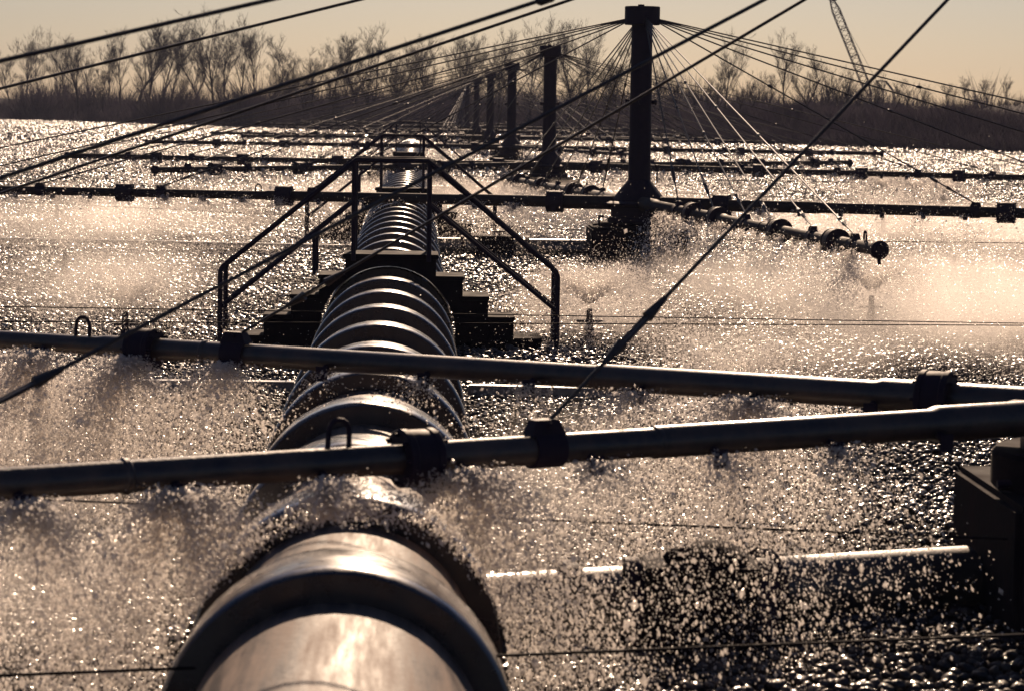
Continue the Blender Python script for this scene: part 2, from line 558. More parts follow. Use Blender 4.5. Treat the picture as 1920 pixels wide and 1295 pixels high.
def arm_meshes(kind):
    sp = SPEC[kind]
    a = MB()
    st = [(0.082, 0.2), (0.082, 1.27), (0.069, 1.31), (0.069, 2.79), (0.062, 2.81), (0.062, 5.86), (0.052, 5.92), (0.052, ARM_L)]
    kf = 1.3 if kind in ('wide', 'fan') else 1.0
    hl = 0.05 if kf > 1 else 0.0
    a.lathe([(r_ * kf, h_) for r_, h_ in st], 20, 'x')
    for j in (2.8, 5.2, 8.0, 11.2):     # weld beads
        r = arm_r(j, kind)
        a.lathe([(r - .002, j - .02), (r + .008, j - .008), (r + .008, j + .008), (r - .002, j + .02)], 20, 'x', cap=False)
    out = {'arm': a.mesh('arm', M_ARM_DULL if kf > 1 else M_ARM)}
    f = []
    for x in sp['flanges']:
        r = arm_r(x, kind)
        m = MB()
        R = r + (0.08 if kf > 1 else 0.055)
        for dx in (-0.075 - hl, 0.045 + hl):
            m.lathe([(r - .004, x + dx), (R - .006, x + dx), (R, x + dx + .006), (R, x + dx + .03), (R - .006, x + dx + .036), (r - .004, x + dx + .036)], 24, 'x', cap=False)
        m.lathe([(R - .008, x - .06 - hl), (R - .004, x - .02), (R - .004, x + .03), (R - .008, x + .06 + hl)], 24, 'x', cap=False)
        for k in range(8):
            q = k * math.pi / 4
            m.tube([(x - .1 - hl, math.cos(q) * (R - .022), math.sin(q) * (R - .022)), (x + .1 + hl, math.cos(q) * (R - .022), math.sin(q) * (R - .022))], 0.008, 6)
        f.append(m.mesh('flange', M_STEEL))
    out['flange'] = f
    c = []
    for x in sp['clamps']:
        r = arm_r(x, kind)
        m = MB()
        m.lathe([(r - .003, x - .07), (r + .014, x - .07), (r + .014, x + .07), (r - .003, x + .07)], 20, 'x', cap=False)
        m.add([(x - .085, -.04, r - .005), (x + .085, -.04, r - .005), (x + .085, .04, r - .005), (x - .085, .04, r - .005),
               (x - .05, -.03, r + .062), (x + .06, -.03, r + .062), (x + .06, .03, r + .062), (x - .05, .03, r + .062)],
              [(0, 3, 2, 1), (4, 5, 6, 7), (0, 1, 5, 4), (1, 2, 6, 5), (2, 3, 7, 6), (3, 0, 4, 7)])
        m.tube([(x, -.05, r + .04), (x, .05, r + .04)], 0.012, 8)
        c.append(m.mesh('cable_clamp', M_STEEL))
    out['cable_clamp'] = c
    h = []
    for x in sp['hoops']:
        r = arm_r(x, kind)
        pts = [(x - .045, 0, r - .02), (x - .045, 0, r + .06)]
        for q in range(1, 8):
            a_ = math.pi * q / 8
            pts.append((x - .045 * math.cos(a_), 0, r + .06 + .045 * math.sin(a_)))
        pts += [(x + .045, 0, r + .06), (x + .05, 0.0, r - .02)]
        m = MB()
        m.tube(pts, 0.011, 8)
        h.append(m.mesh('lifting_hoop', M_STEEL))
    out['lifting_hoop'] = h
    e = MB()
    x = ARM_L
    e.lathe([(0.048, x - .05), (0.092, x - .05), (0.1, x - .04), (0.1, x + .03), (0.092, x + .04), (0.06, x + .055), (0.03, x + .06)], 20, 'x')
    e.tube([(x + .05, 0, .03), (x + .15, 0, .045)], 0.014, 8)
    e.tube([(x, 0, -.1), (x + .02, 0, -.15)], 0.02, 8)
    out['end_cap'] = e.mesh('end_cap', M_STEEL)
    nzs = []
    for x in np.arange(1.3, 12.9, 0.62):
        r = arm_r(x, kind)
        nz = MB()
        nz.tube([(x, -r * .7, -r * .5), (x, -r * 1.5, -r * .9)], [0.018, 0.022], 8)
        nz.box(x - .035, x + .035, -r * 1.5 - .012, -r * 1.5 - .004, -r * .9 - .05, -r * .9 + .03)
        nzs.append(nz.mesh('nozzle', M_STEEL))
    out['nozzle'] = nzs
    # cables from the mast cap to each clamp
    cs = []
    for i, x in enumerate(sp['clamps']):
        z0 = 2.76 + 0.012 * i
        p0, p1 = Vector((0.25, 0, z0)), Vector((x - .01, 0, arm_r(x, kind) + .045))
        m = MB()
        m.tube([p0, p1], 0.0085 if kind in ('long', 'short') else 0.0105, 8)
        d = p1 - p0
        tb = MB()
        u = d.normalized()
        L = d.length
        fr = max(0.0, 1 - 0.56 / L)
        q0, q1 = p0 + d * fr - u * .15, p0 + d * fr + u * .15
        sd = Vector((0, 1, 0))
        for s_ in (-1, 1):
            tb.tube([q0 + sd * .016 * s_, q1 + sd * .016 * s_], 0.009, 6)
        tb.tube([q0 - u * .05, q0 + u * .07], [0.012, 0.026], 8)
        tb.tube([q1 - u * .07, q1 + u * .05], [0.026, 0.012], 8)
        jn = MB()
        cj = p0 + d * (JOINT[kind][i] if kind in JOINT else 0.36 + 0.13 * (i % 3))
        jn.tube([cj - u * .045, cj - u * .03, cj + u * .03, cj + u * .045], [0.012, 0.022, 0.022, 0.012], 8)
        cs.append((m.mesh('stay_cable', M_CABLE), tb.mesh('turnbuckle', M_CABLE), jn.mesh('cable_joint', M_CABLE)))
    out['cables'] = cs
    return out
ARMS = {k: arm_meshes(k) for k in SPEC}

_m = MB(); _m.lathe([(0.172, 0.34), (0.166, 1.6), (0.16, 2.72)], 28)
ME_MAST = _m.mesh('mast', M_STEEL)
_m = MB(); _m.lathe([(0.15, 2.72), (0.262, 2.72), (0.27, 2.73), (0.27, 2.99), (0.262, 3.0)], 28)
_m.tube([(-.02, 0, 2.99), (-.02, 0, 3.03)], 0.05, 10)
ME_CAP = _m.mesh('mast_cap', M_STEEL)
_m = MB()
_m.tube([(.14, 0, 1.55), (.215, 0, 1.55)], 0.035, 10)
_m.tube([(.213, 0, 1.55), (.24, 0, 1.55)], 0.052, 10)
ME_LUG = _m.mesh('mast_lug', M_STEEL)
_m = MB(); _m.lathe([(0.40, 0.02), (0.40, 0.07), (0.175, 0.36)], 8)
ME_SKIRT = _m.mesh('mast_foot', M_STEEL)
_m = MB(); _m.lathe([(0.46, -0.30), (0.48, -0.28), (0.48, -0.22), (0.43, -0.2), (0.43, -0.04), (0.52, -0.03), (0.53, 0.0), (0.46, 0.03)], 32)
ME_HUB = _m.mesh('hub_drum', M_STEEL)
_m = MB(); _m.lathe([(0.62, -0.80), (0.62, -0.31), (0.6, -0.29)], 32)
ME_TURRET = _m.mesh('turret', M_PED)
_m = MB(); _m.box(-.76, .76, -.72, .72, -.98, -.36)
ME_PED = _m.mesh('pedestal', M_PED, False, 0.03)
_m = MB()
_m.tube([(-.55, -.2, -.2), (-.62, -.2, -.2), (-.62, -.2, -.32), (-.72, -.2, -.33)], 0.022, 8)
_m.lathe([(0.05, -.4), (0.05, -.36)], 10, 'z', (-.66, -.2, 0))
ME_VALVE = _m.mesh('drain_cock', M_STEEL)
_m = MB()
_m.tube([(.28, .1, .3), (.28, .1, .52)], 0.012, 8)
_m.lathe([(0.015, .52), (0.04, .57), (0.04, .59)], 10, 'z', (.28, .1, 0))
ME_VENT = _m.mesh('vent_pipe', M_STEEL)

def distributor(x, y, z, angles, label):
    big = y < 20
    t = thing('rotary_distributor', label, 'rotary distributor', (x, y, z), group='cable-stayed rotary distributors in a row')
    for nm, me in (('mast', ME_MAST), ('mast_cap', ME_CAP), ('mast_foot', ME_SKIRT), ('hub_drum', ME_HUB), ('turret', ME_TURRET), ('pedestal', ME_PED), ('drain_cock', ME_VALVE), ('vent_pipe', ME_VENT)):
        o = link(nm, me, t)
        if big and nm == 'pedestal': o.location = (0.02, 0, 0.0)
        if big and nm == 'turret': o.scale, o.location = (1.12, 1.12, 1.0), (0, 0, 0.1)
        if big and nm == 'hub_drum': o.scale = (1.3, 1.3, 1.0)
    for k in range(4): link('mast_lug', ME_LUG, t, (0, 0, 0), k * math.pi / 2)
    for ang, kind in angles:
        A = ARMS[kind]
        # nozzles sit on local -Y; flip the arm so that they face the camera side
        side = -math.cos(math.radians(ang))
        rz = math.radians(ang)
        arm = link('arm', A['arm'], t, (0, 0, 0), rz)
        if y < 80:
            for me in A['nozzle']:
                nz = link('nozzle', me, arm)
                if math.cos(rz) < 0: nz.scale = (1, -1, 1)
        for nm in ('flange', 'cable_clamp', 'lifting_hoop'):
            for me in A[nm]: link(nm, me, arm)
        link('end_cap', A['end_cap'], arm)
        for cm, tb, jn in A['cables']:
            c = link('stay_cable', cm, t, (0, 0, 0), rz)
            link('turnbuckle', tb, c)
            link('cable_joint', jn, c)
    return t

DIST = [
    (3.44, 12.65, 0.95, [(152, 'long'), (210, 'short'), (-28, 'long'), (30, 'short')], 'nearest black rotary distributor, its two dripping pipe arms crossing the whole foreground'),
    (3.44, 41.74, 0.87, [(168.5, 'wide'), (-83.5, 'fan'), (-19.5, 'wide'), (97.1, 'fan')], 'second black rotary distributor with thickest mast in view, one arm pointing towards the camera'),
    (3.36, 68.6, 0.84, [(163, 'wide'), (227, 'fan'), (-27, 'wide'), (46, 'fan')], 'rotary distributor whose square-capped mast is second tallest in the row'),
    (3.42, 97.5, 0.84, [(175, 'wide'), (-74, 'fan'), (-9, 'wide'), (101, 'fan')], 'rotary distributor with third tallest mast, a wide dark hub at its foot'),
    (3.42, 126.0, 0.84, [(170, 'wide'), (214, 'fan'), (-14, 'wide'), (35, 'fan')], 'rotary distributor with fourth tallest mast, pale bundle of cables on its right'),
    (3.42, 154.5, 0.84, [(150, 'wide'), (238, 'fan'), (-30, 'wide'), (58, 'fan')], 'rotary distributor with fifth tallest mast against the dark woods'),
    (3.42, 183.0, 0.84, [(178, 'wide'), (262, 'fan'), (-2, 'wide'), (84, 'fan')], 'rotary distributor with sixth tallest mast, hazy against the woods'),
    (3.42, 210.0, 0.84, [(160, 'wide'), (205, 'fan'), (-20, 'wide'), (25, 'fan')], 'farthest hazy rotary distributor with the shortest looking mast of the row'),
]
for d in DIST: distributor(*d)

# ------------------------------------------------------------------ feed pipes, valve chambers, curbs
def feed(y, x1, label, vlabel, y1=None):
    rot = 0 if y1 is None else math.atan2(y1 - y, x1 - 0.25)
    t = thing('feed_pipe', label, 'pipe', (0, y, 0.13), rot, group='feed pipes branching from the main to the distributors')
    m = MB()
    m.lathe([(0.15, PX + 0.5), (0.15, x1)], 24, 'x')
    m.build('pipe_barrel', M_CONC, t)
    f = MB()
    for xx in (0.75, 1.75):
        f.lathe([(0.145, xx - .03), (0.19, xx - .03), (0.19, xx + .03), (0.145, xx + .03)], 24, 'x', cap=False)
    f.build('flange', M_STEEL, t)
    v = thing('valve_box', vlabel, 'valve box', (1.26, y - .05 if y1 else y - .3, 0), group='valve boxes on the feed pipes')
    if y1: v.scale = (0.8, 0.8, 1.12)
    m = MB()
    m.add([(-.33, -.26, 0), (.33, -.26, 0), (.33, .26, 0), (-.33, .26, 0), (-.27, -.22, .3), (.27, -.22, .3), (.27, .22, .3), (-.27, .22, .3)],
          [(0, 3, 2, 1), (4, 5, 6, 7), (0, 1, 5, 4), (1, 2, 6, 5), (2, 3, 7, 6), (3, 0, 4, 7)])
    m.build('body', M_STILE, v, False, 0.012)
    m = MB()
    m.box(-.31, .31, -.25, .25, .302, .335)
    m.build('lid', M_STILE, v, False, 0.006)
    m = MB()
    m.tube([(.05, 0, .33), (.05, 0, .40)], 0.016, 8)
    pts = [(.05 + .09 * math.cos(q), .09 * math.sin(q), .40) for q in np.linspace(0, 2 * math.pi, 17)]
    m.tube(pts, 0.010, 6, False)
    m.tube([(-.04, 0, .40), (.14, 0, .40)], 0.008, 6)
    if y1 is None:
        m.build('handwheel', M_STEEL, v)
    else:
        m = MB()
        m.lathe([(0.2, .33), (0.19, .37), (0.1, .41), (0.03, .415)], 14, 'z', (.07, -.02, 0))
        m.tube([(-.2, -.1, .345), (-.16, -.1, .37), (-.04, -.08, .375)], 0.025, 8)
        m.build('bonnet', M_STILE, v)
        for bx_ in (-.36, .36):
            m = MB()
            m.lathe([(0.16, bx_ - .05), (0.21, bx_ - .05), (0.21, bx_ + .02), (0.19, bx_ + .05), (0.16, bx_ + .05)], 20, 'x', (0, 0, 0.14), cap=False)
            m.build('flange', M_STEEL, v)
    return t
feed(11.75, 2.85, 'pale wet feed pipe in the right foreground leading from the main to the dark pedestal', 'black valve box on the feed pipe in the right foreground, water pouring over it', 12.75)
feed(42.2, 2.8, 'feed pipe beside the second mast, half hidden beyond the nearest stile', 'small valve box with a handwheel just right of the nearest stile')
feed(69.2, 2.7, 'distant feed pipe at the foot of the second tallest capped mast', 'tiny valve box near the middle stile')

def curb(p0, p1, h, label):
    p0, p1 = Vector((p0[0], p0[1], 0)), Vector((p1[0], p1[1], 0))
    d = (p1 - p0).normalized(); s_ = Vector((-d.y, d.x, 0)) * 0.07
    m = MB()
    m.add([p0 - s_, p1 - s_, p1 + s_, p0 + s_] + [q + Vector((0, 0, h)) for q in (p0 - s_, p1 - s_, p1 + s_, p0 + s_)],
          [(0, 3, 2, 1), (4, 5, 6, 7), (0, 1, 5, 4), (1, 2, 6, 5), (2, 3, 7, 6), (3, 0, 4, 7)])
    o = m.build('bed_curb', M_CURB, None, False, 0.01)
    return tag(o, label, 'curb', 'low concrete curbs dividing the beds')
curb((-14, 21.9), (-0.95, 22.0), 0.09, 'pale low curb on the bed left of the main, seen under the far foreground arm')
curb((0.45, 21.9), (12, 20.2), 0.09, 'pale low curb on the bed right of the main, seen under the far foreground arm')
curb((-16, 45.6), (-0.95, 43.3), 0.09, 'pale low curb far out on the left bed, behind the nearest stile')

# ------------------------------------------------------------------ wires strung low over the beds
def wire(p0, p1, label, sag=0.05, r=0.0055):
    p0, p1 = Vector(p0), Vector(p1)
    t = thing('ground_wire', label, 'wire', tuple(p0), group='thin wires strung low across the beds')
    d = p1 - p0
    m = MB()
    m.tube([d * (i / 24) - Vector((0, 0, sag * 4 * (i / 24) * (1 - i / 24))) for i in range(25)], r, 6)
    m.build('strand', M_WIRE, t)
    for q, z in ((Vector((0, 0, 0)), p0.z), (d, p1.z)):
        s_ = MB()
        s_.tube([q + Vector((0, 0, -z - .05)), q + Vector((0, 0, .04))], 0.02, 8)
        s_.build('stake', M_STEEL, t)
def wire_px(a, b, z, ext0, ext1, label, r=0.0055):
    p, q = Vector(at(a[0], a[1], z)), Vector(at(b[0], b[1], z))
    d = q - p
    wire(p - d * ext0, q + d * ext1, label, 0.0, r)
wire_px((15, 1265), (1900, 1190), 0.42, 0.35, 0.25, 'lowest thin wire, crossing the big pipe in the foreground', 0.006)
wire_px((15, 933), (1900, 1010), 0.42, 0.3, 0.25, 'thin wire passing just under the nearer foreground arm', 0.006)
wire_px((15, 575), (1900, 606), 0.42, 0.2, 0.2, 'upper of two thin wires passing the nearest stile')
wire_px((15, 603), (1900, 610), 0.42, 0.2, 0.2, 'lower of two thin wires passing the nearest stile')
wire_px((15, 378), (1100, 432), 0.42, 0.2, 0.05, 'thin wire left of the second mast sloping behind the stile rails')
wire_px((1270, 448), (1900, 456), 0.42, 0.02, 0.2, 'thin wire right of the second pedestal, below the arm tip', 0.007)
wire_px((1250, 362), (1900, 386), 0.42, 0.0, 0.2, 'thin wire just above the second distributor right arm', 0.007)
wire_px((810, 330), (1900, 347), 0.42, 0.1, 0.2, 'thin distant wire under the third distributor arms', 0.009)

# ------------------------------------------------------------------ fixed spray nozzles on the bed
_m = MB()
_m.lathe([(0.05, -.05), (0.05, 0.12), (0.035, 0.16), (0.03, 0.3), (0.022, 0.33)], 12)
ME_RISER = _m.mesh('riser', M_STEEL)
_m = MB(); _m.box(-.13, .13, -.018, .018, .19, .215)
ME_BAR = _m.mesh('cross_bar', M_STEEL, False, 0.004)
NOZ = [(1.76, 27.1, 'beside the nearest stile, right of its handrail'), (1.83, 15.25, 'in the right foreground below the nearer arm'), (-2.75, 26.0, 'left of the nearest stile'), (2.25, 19.0, 'between the two foreground arms'),
       (-2.3, 17.2, 'between the foreground arms at the left'), (5.0, 29.5, 'out on the right bed before the arm tip'), (5.0, 48.3, 'under the right arm of the second distributor'), (-4.6, 36.0, 'far out on the left bed'),
       (7.6, 38.0, 'near the right edge beyond the arm tip'), (9.0, 52.0, 'far right on the bed, nearest of the distant ones'), (12.5, 67.7, 'far right, one of three small crosses in a line'), (12.9, 66.1, 'far right, outermost of three small crosses in a line'),
       (-6.8, 52.0, 'far left behind the stile'), (12.0, 69.5, 'far right, innermost of three small crosses in a line'), (-1.4, 52.0, 'beside the middle stile')]
for (x, y, w) in NOZ:
    t = thing('spray_nozzle', 'small black cross-shaped spray riser ' + w, 'spray nozzle', (x, y, 0), group='small spray risers on the bed')
    link('riser', ME_RISER, t)
    link('cross_bar', ME_BAR, t)

# ------------------------------------------------------------------ wet stones (instanced on a scattered point mesh)
src = bpy.data.collections.new('stone_kinds')
for i in range(5):
    bm = bmesh.new()
    bmesh.ops.create_icosphere(bm, subdivisions=2, radius=0.5)
    r_ = np.random.default_rng(40 + i)
    dirs = r_.normal(size=(7, 3))
    dirs /= np.linalg.norm(dirs, axis=1)[:, None]
    amp = r_.uniform(0.55, 0.95, 7)
    for v in bm.verts:
        c = np.array(v.co) * 2
        k = 1.0
        for d_, a_ in zip(dirs, amp):
            q = c @ d_
            if q > a_ * 0.9: k = min(k, a_ * 0.9 / q)
        v.co = Vector(c * 0.5 * k * np.array([1.0, 0.82, 0.7]))
    me = bpy.data.meshes.new('stone')
    for f in bm.faces: f.smooth = True
    bm.to_mesh(me); bm.free()
    me.materials.append(M_STONE)
    src.objects.link(bpy.data.objects.new('stone_%s' % 'abcde'[i], me))

P, SC = [], []
def scatter(y0, y1, step, size):
    ys = np.arange(y0, y1, step)
    for yy in ys:
        x0, x1 = -0.166 * yy - 0.5, 0.235 * yy + 0.5
        xs = np.arange(x0, x1, step)
        n_ = len(xs)
        px = xs + rng.uniform(-.6, .6, n_) * step
        py = yy + rng.uniform(-.6, .6, n_) * step
        keep = np.abs(px - PX) > 0.6
        P.append(np.stack([px, py, rng.uniform(-.035, .02, n_)], 1)[keep])
        SC.append((size * rng.uniform(0.6, 1.5, n_))[keep])
scatter(7.5, 24, 0.048, 0.06)
scatter(24, 60, 0.085, 0.095)
scatter(60, 150, 0.15, 0.12)
scatter(150, 292, 0.42, 0.26)
P = np.concatenate(P); P = P, np.concatenate(SC)
P, SC0 = P
kp_ = beyond(P[:, 0], P[:, 1]) < 0
P, SC = P[kp_], [SC0[kp_]]
SC = np.concatenate(SC)
pm = bpy.data.meshes.new('wet_stones')
pm.vertices.add(len(P))
pm.vertices.foreach_set('co', P.astype(np.float32).ravel())
at_ = pm.attributes.new('size', 'FLOAT', 'POINT')
at_.data.foreach_set('value', SC.astype(np.float32))
stones = link('wet_stones', pm)
tag(stones, 'wet dark filter stones glittering all over the beds', 'stones', kind='stuff')
ng = bpy.data.node_groups.new('stone_scatter', 'GeometryNodeTree')
ng.interface.new_socket('Geometry', in_out='INPUT', socket_type='NodeSocketGeometry')
ng.interface.new_socket('Geometry', in_out='OUTPUT', socket_type='NodeSocketGeometry')
N, L = ng.nodes, ng.links
gi, go = N.new('NodeGroupInput'), N.new('NodeGroupOutput')
ci = N.new('GeometryNodeCollectionInfo')
ci.inputs['Collection'].default_value = src
ci.inputs['Separate Children'].default_value = True
ci.inputs['Reset Children'].default_value = True
ip = N.new('GeometryNodeInstanceOnPoints')
ip.inputs['Pick Instance'].default_value = True
na = N.new('GeometryNodeInputNamedAttribute')
na.data_type = 'FLOAT'
na.inputs['Name'].default_value = 'size'
rv = N.new('FunctionNodeRandomValue')
rv.data_type = 'FLOAT_VECTOR'
rv.inputs[0].default_value = (-0.5, -0.5, 0)
rv.inputs[1].default_value = (0.5, 0.5, 6.28)
L.new(gi.outputs[0], ip.inputs['Points'])
L.new(ci.outputs[0], ip.inputs['Instance'])
L.new(rv.outputs[0], ip.inputs['Rotation'])
L.new(na.outputs[0], ip.inputs['Scale'])
L.new(ip.outputs[0], go.inputs[0])
md = stones.modifiers.new('scatter', 'NODES')
md.node_group = ng

# ------------------------------------------------------------------ water: drops thrown by the arms and the risers
OCT_V = np.array([[1, 0, 0], [-1, 0, 0], [0, 1, 0], [0, -1, 0], [0, 0, 1], [0, 0, -1]], float)
OCT_F = np.array([[0, 2, 4], [2, 1, 4], [1, 3, 4], [3, 0, 4], [2, 0, 5], [1, 2, 5], [3, 1, 5], [0, 3, 5]])
G = 9.81
class Drops:
    def __init__(s): s.p, s.d, s.r = [], [], []
    def put(s, p, d, r):
        s.p.append(p); s.d.append(d); s.r.append(r)
    def build(s, name, label):
        p = np.concatenate(s.p); d = np.concatenate(s.d); r = np.concatenate(s.r)
        k = (p[:, 2] > 0.0)
        # drops never sit inside the main
        k &= np.hypot(p[:, 0] - PX, p[:, 2] - PZ) > R_OUT + 0.01
        p, d, r = p[k], d[k], r[k]
        d = d / np.maximum(np.linalg.norm(d, axis=1), 1e-6)[:, None]
        a = np.cross(d, np.array([0.3, 0.8, 0.52])); a /= np.linalg.norm(a, axis=1)[:, None]
        b = np.cross(d, a)
        st = rng.uniform(1.0, 1.7, len(p))
        V = (p[:, None, :] + r[:, None, None] * (OCT_V[None, :, 0, None] * a[:, None, :] + OCT_V[None, :, 1, None] * b[:, None, :] + OCT_V[None, :, 2, None] * d[:, None, :] * st[:, None, None])).reshape(-1, 3)
        F = (OCT_F[None] + (np.arange(len(p)) * 6)[:, None, None]).reshape(-1, 3)
        o = link(name, arrays(name, V, F, M_DROP, False))
        tag(o, label, 'water spray', kind='stuff')
        return len(p)

def jet(D, o, az, spread, v, el, n, r, jit=0.03, fall=True, tmax=1.0):
    if spread < 2:      # water leaves the plate in separate streams
        st = az + spread * rng.uniform(-1, 1, 13)
        a = st[rng.integers(0, 13, n)] + rng.normal(size=n) * 0.07
        a = np.where(rng.uniform(size=n) < 0.35, az + spread * rng.uniform(-1, 1, n), a)
    else:
        a = az + spread * rng.uniform(-1, 1, n)
    e = rng.uniform(el[0], el[1], n)
    s_ = rng.uniform(v[0], v[1], n)
    vx, vy, vz = s_ * np.cos(e) * np.cos(a), s_ * np.cos(e) * np.sin(a), s_ * np.sin(e)
    tf = (vz + np.sqrt(vz * vz + 2 * G * o[2])) / G
    t = tf * rng.uniform(0.02, 1, n) ** 0.75 * tmax
    p = np.stack([o[0] + vx * t, o[1] + vy * t, o[2] + vz * t - 0.5 * G * t * t], 1)
    p += rng.normal(size=p.shape) * (jit * (0.25 + t / 0.4))[:, None]
    d = np.stack([vx, vy, vz - G * t], 1)
    D.put(p, d, r * np.exp(rng.normal(size=n) * 0.56))

DA = Drops()
for i, (x, y, z, angs, lab) in enumerate(DIST):
    if i > 5: continue
    for ang, kind in angs:
        q = math.radians(ang)
        u = np.array([math.cos(q), math.sin(q)])
        side = np.array([u[1], -u[0]])
        if side[1] > 0: side = -side
        if i == 0 and u[0] > 0: continue
        for x_ in np.arange(1.3, 12.9, 0.62):
            if (i == 0 and x_ < 1.9) or x_ < 1.6 or (i == 1 and ang == -83.5 and x_ < 2.4): continue
            boost = 1.0
            if i == 0: boost = 2.2 if (ang == 210 and 3.3 < x_ < 5.6) else (0.12 if ang == 152 and 2.9 < x_ < 4.75 else 2.8 if ang == 152 and 4.75 < x_ < 6.4 else 1)
            c = np.array([x, y]) + u * x_ + side * arm_r(x_) * 1.5
            Y = c[1]
            if not (-0.17 * Y - 1 < c[0] < 0.24 * Y + 1): continue
            n = int(boost * [19000, 1800, 360, 160, 100, 80][i] * rng.choice([0.45, 0.8, 1.0, 1.5] if i == 0 else [0.25, 0.7, 1.0, 1.6]) * (0.22 if i == 0 and ang == 210 and x_ < 3.2 else 1))
            r = [0.0026, 0.0040, 0.009, 0.012, 0.016, 0.02][i]
            jet(DA, (c[0], c[1], z - .06), math.atan2(side[1], side[0]), 1.5, (0.3, 1.9), (-0.3, 0.5 if i == 0 else 0.7), n, r, 0.02)
print('arm drops', DA.build('arm_spray', 'backlit water drops falling from the distributor arms'))
DN = Drops()
for (x, y, w) in NOZ:
    n = (36000 if x == 1.76 else 18000) if y < 30 else 5000
    r = 0.003 * max(1, y / 27)
    jet(DN, (x, y, 0.32), 0, math.pi, (2.2, 3.4), (0.95, 1.22), n, r, 0.02)
print('nozzle drops', DN.build('riser_spray', 'fans of backlit drops rising from the small spray risers'))

# drifting fine spray over the beds, in patches
DM = Drops()
def fog(cx, cy, sx, sy, h, n, r):
    p = np.stack([cx + rng.normal(size=n) * sx, cy + rng.normal(size=n) * sy, rng.exponential(h, n) * 0.7 + .02], 1)
    DM.put(p, rng.normal(size=(n, 3)) + np.array([0, 0, -1.5]), r * rng.uniform(.5, 1.4, n))
fog(6.2, 29, 1.6, 3.2, 0.3, 120000, 0.0034)
fog(3.0, 29, 1.2, 2.6, 0.22, 30000, 0.0036)
fog(-3.8, 33, 1.4, 4.0, 0.25, 60000, 0.0034)
fog(1.9, 29, 0.5, 1.4, 0.25, 14000, 0.0034)
fog(8, 50, 5, 8, 0.3, 40000, 0.006)
fog(-5, 48, 3, 8, 0.3, 25000, 0.006)
fog(-1.6, 12.2, 0.8, 1.0, 0.2, 9000, 0.0026)
fog(-2.6, 17.5, 0.5, 1.0, 0.2, 5000, 0.003)
print('mist drops', DM.build('drifting_spray', 'fine drifting spray hanging over the beds'))

# ------------------------------------------------------------------ bare trees and scrub
def tree_variant(seed, h, lean=0.0):
    r_ = random.Random(seed)
    tk, cr = MB(), MB()
    def grow(p, d, ln, rad, lev):
        pts, rs = [p], [rad]
        q = p.copy(); dd = d.copy()
        ns = 5 if lev == 0 else (3 if lev < 3 else 2)
        for k in range(ns):
            dd = (dd + Vector((r_.uniform(-.16, .16), r_.uniform(-.16, .16), r_.uniform(-.02, .12)))).normalized()
            q = q + dd * (ln / ns)
            pts.append(q.copy()); rs.append(rad * (1 - 0.55 * (k + 1) / ns))
        (tk if lev < 2 else cr).tube(pts, rs, 6 if lev < 2 else 3, cap=False)
        if lev >= 5: return
        nb = [8, 5, 4, 4, 3][lev]
        for b in range(nb):
            f = r_.uniform(0.35 if lev == 0 else 0.25, 1.0)
            i = min(ns - 1, int(f * ns)); g = f * ns - i
            bp = pts[i].lerp(pts[i + 1], g)
            az = r_.uniform(0, 2 * math.pi)
            sp = r_.uniform(0.3, 0.8)
            ax = Vector((math.cos(az), math.sin(az), 0))
            nd = (dd * math.cos(sp) + ax * math.sin(sp) + Vector((0, 0, 0.25))).normalized()
            grow(bp, nd, ln * r_.uniform(0.36, 0.62) * (1.1 - 0.35 * f if lev == 0 else 1.15), max(0.0105, rad * (1 - .5 * f) * r_.uniform(0.4, 0.62)), lev + 1)
    grow(Vector((0, 0, -.3)), Vector((lean, 0, 1)).normalized(), h * 0.86, h * 0.016, 0)
    return tk.mesh('trunk', M_BARK), cr.mesh('crown', M_TWIG, False)
TV = [tree_variant(100 + i, 10.0, [0, .08, -.06, .16, 0, -.14, .04][i]) for i in range(7)]
def tree(px, top, edge, var, label, rz=None, wid=1.0):
    """px, top: photo pixel of the crown's top; edge: metres behind the far edge of the beds."""
    base = at_y(px, 240, 100)
    dx = base[0] / base[1]
    # point on the ray in plan at the wanted distance beyond the edge
    den = dx * en[0] + en[1]
    Y = (edge + E0 @ en) / den
    X_ = dx * Y
    z = float(hill_z(np.array(X_), np.array(Y)))
    zt = at_y(px, top, Y)[2]
    s_ = max(zt - z, 2.0) / 10.2
    t = thing('bare_tree', label, 'tree', (X_, Y, z), random.uniform(0, 6.28) if rz is None else rz, group='leafless trees along the far edge of the beds')
    t.scale = (s_ * wid, s_ * wid, s_)
    link('trunk', TV[var][0], t)
    link('crown', TV[var][1], t)
TR = [(22, 118, 6), (52, 92, 14), (78, 112, 22), (118, 100, 10), (148, 92, 5), (172, 118, 20), (205, 104, 12), (228, 92, 8), (252, 78, 14), (278, 72, 6), (300, 80, 18), (322, 98, 9), (352, 112, 20), (378, 88, 12),
      (402, 70, 7), (424, 84, 16), (448, 92, 10), (474, 80, 6), (494, 104, 18), (520, 140, 10), (556, 140, 22), (585, 122, 8), (612, 112, 14), (640, 126, 20), (668, 104, 7), (700, 92, 12), (722, 108, 18), (752, 118, 8),
      (786, 122, 14), (816, 108, 20), (842, 100, 8), (872, 90, 14), (905, 108, 18), (935, 112, 9), (968, 96, 14), (996, 86, 8), (1046, 92, 18), (1074, 84, 9), (1100, 96, 15), (1132, 112, 7), (1158, 128, 18), (1240, 142, 12),
      (1356, 104, 10), (1340, 150, 24), (1404, 160, 20), (1470, 98, 12), (1500, 122, 18), (1520, 138, 10), (1548, 150, 16), (1590, 150, 22), (1640, 160, 30), (1700, 166, 40)]
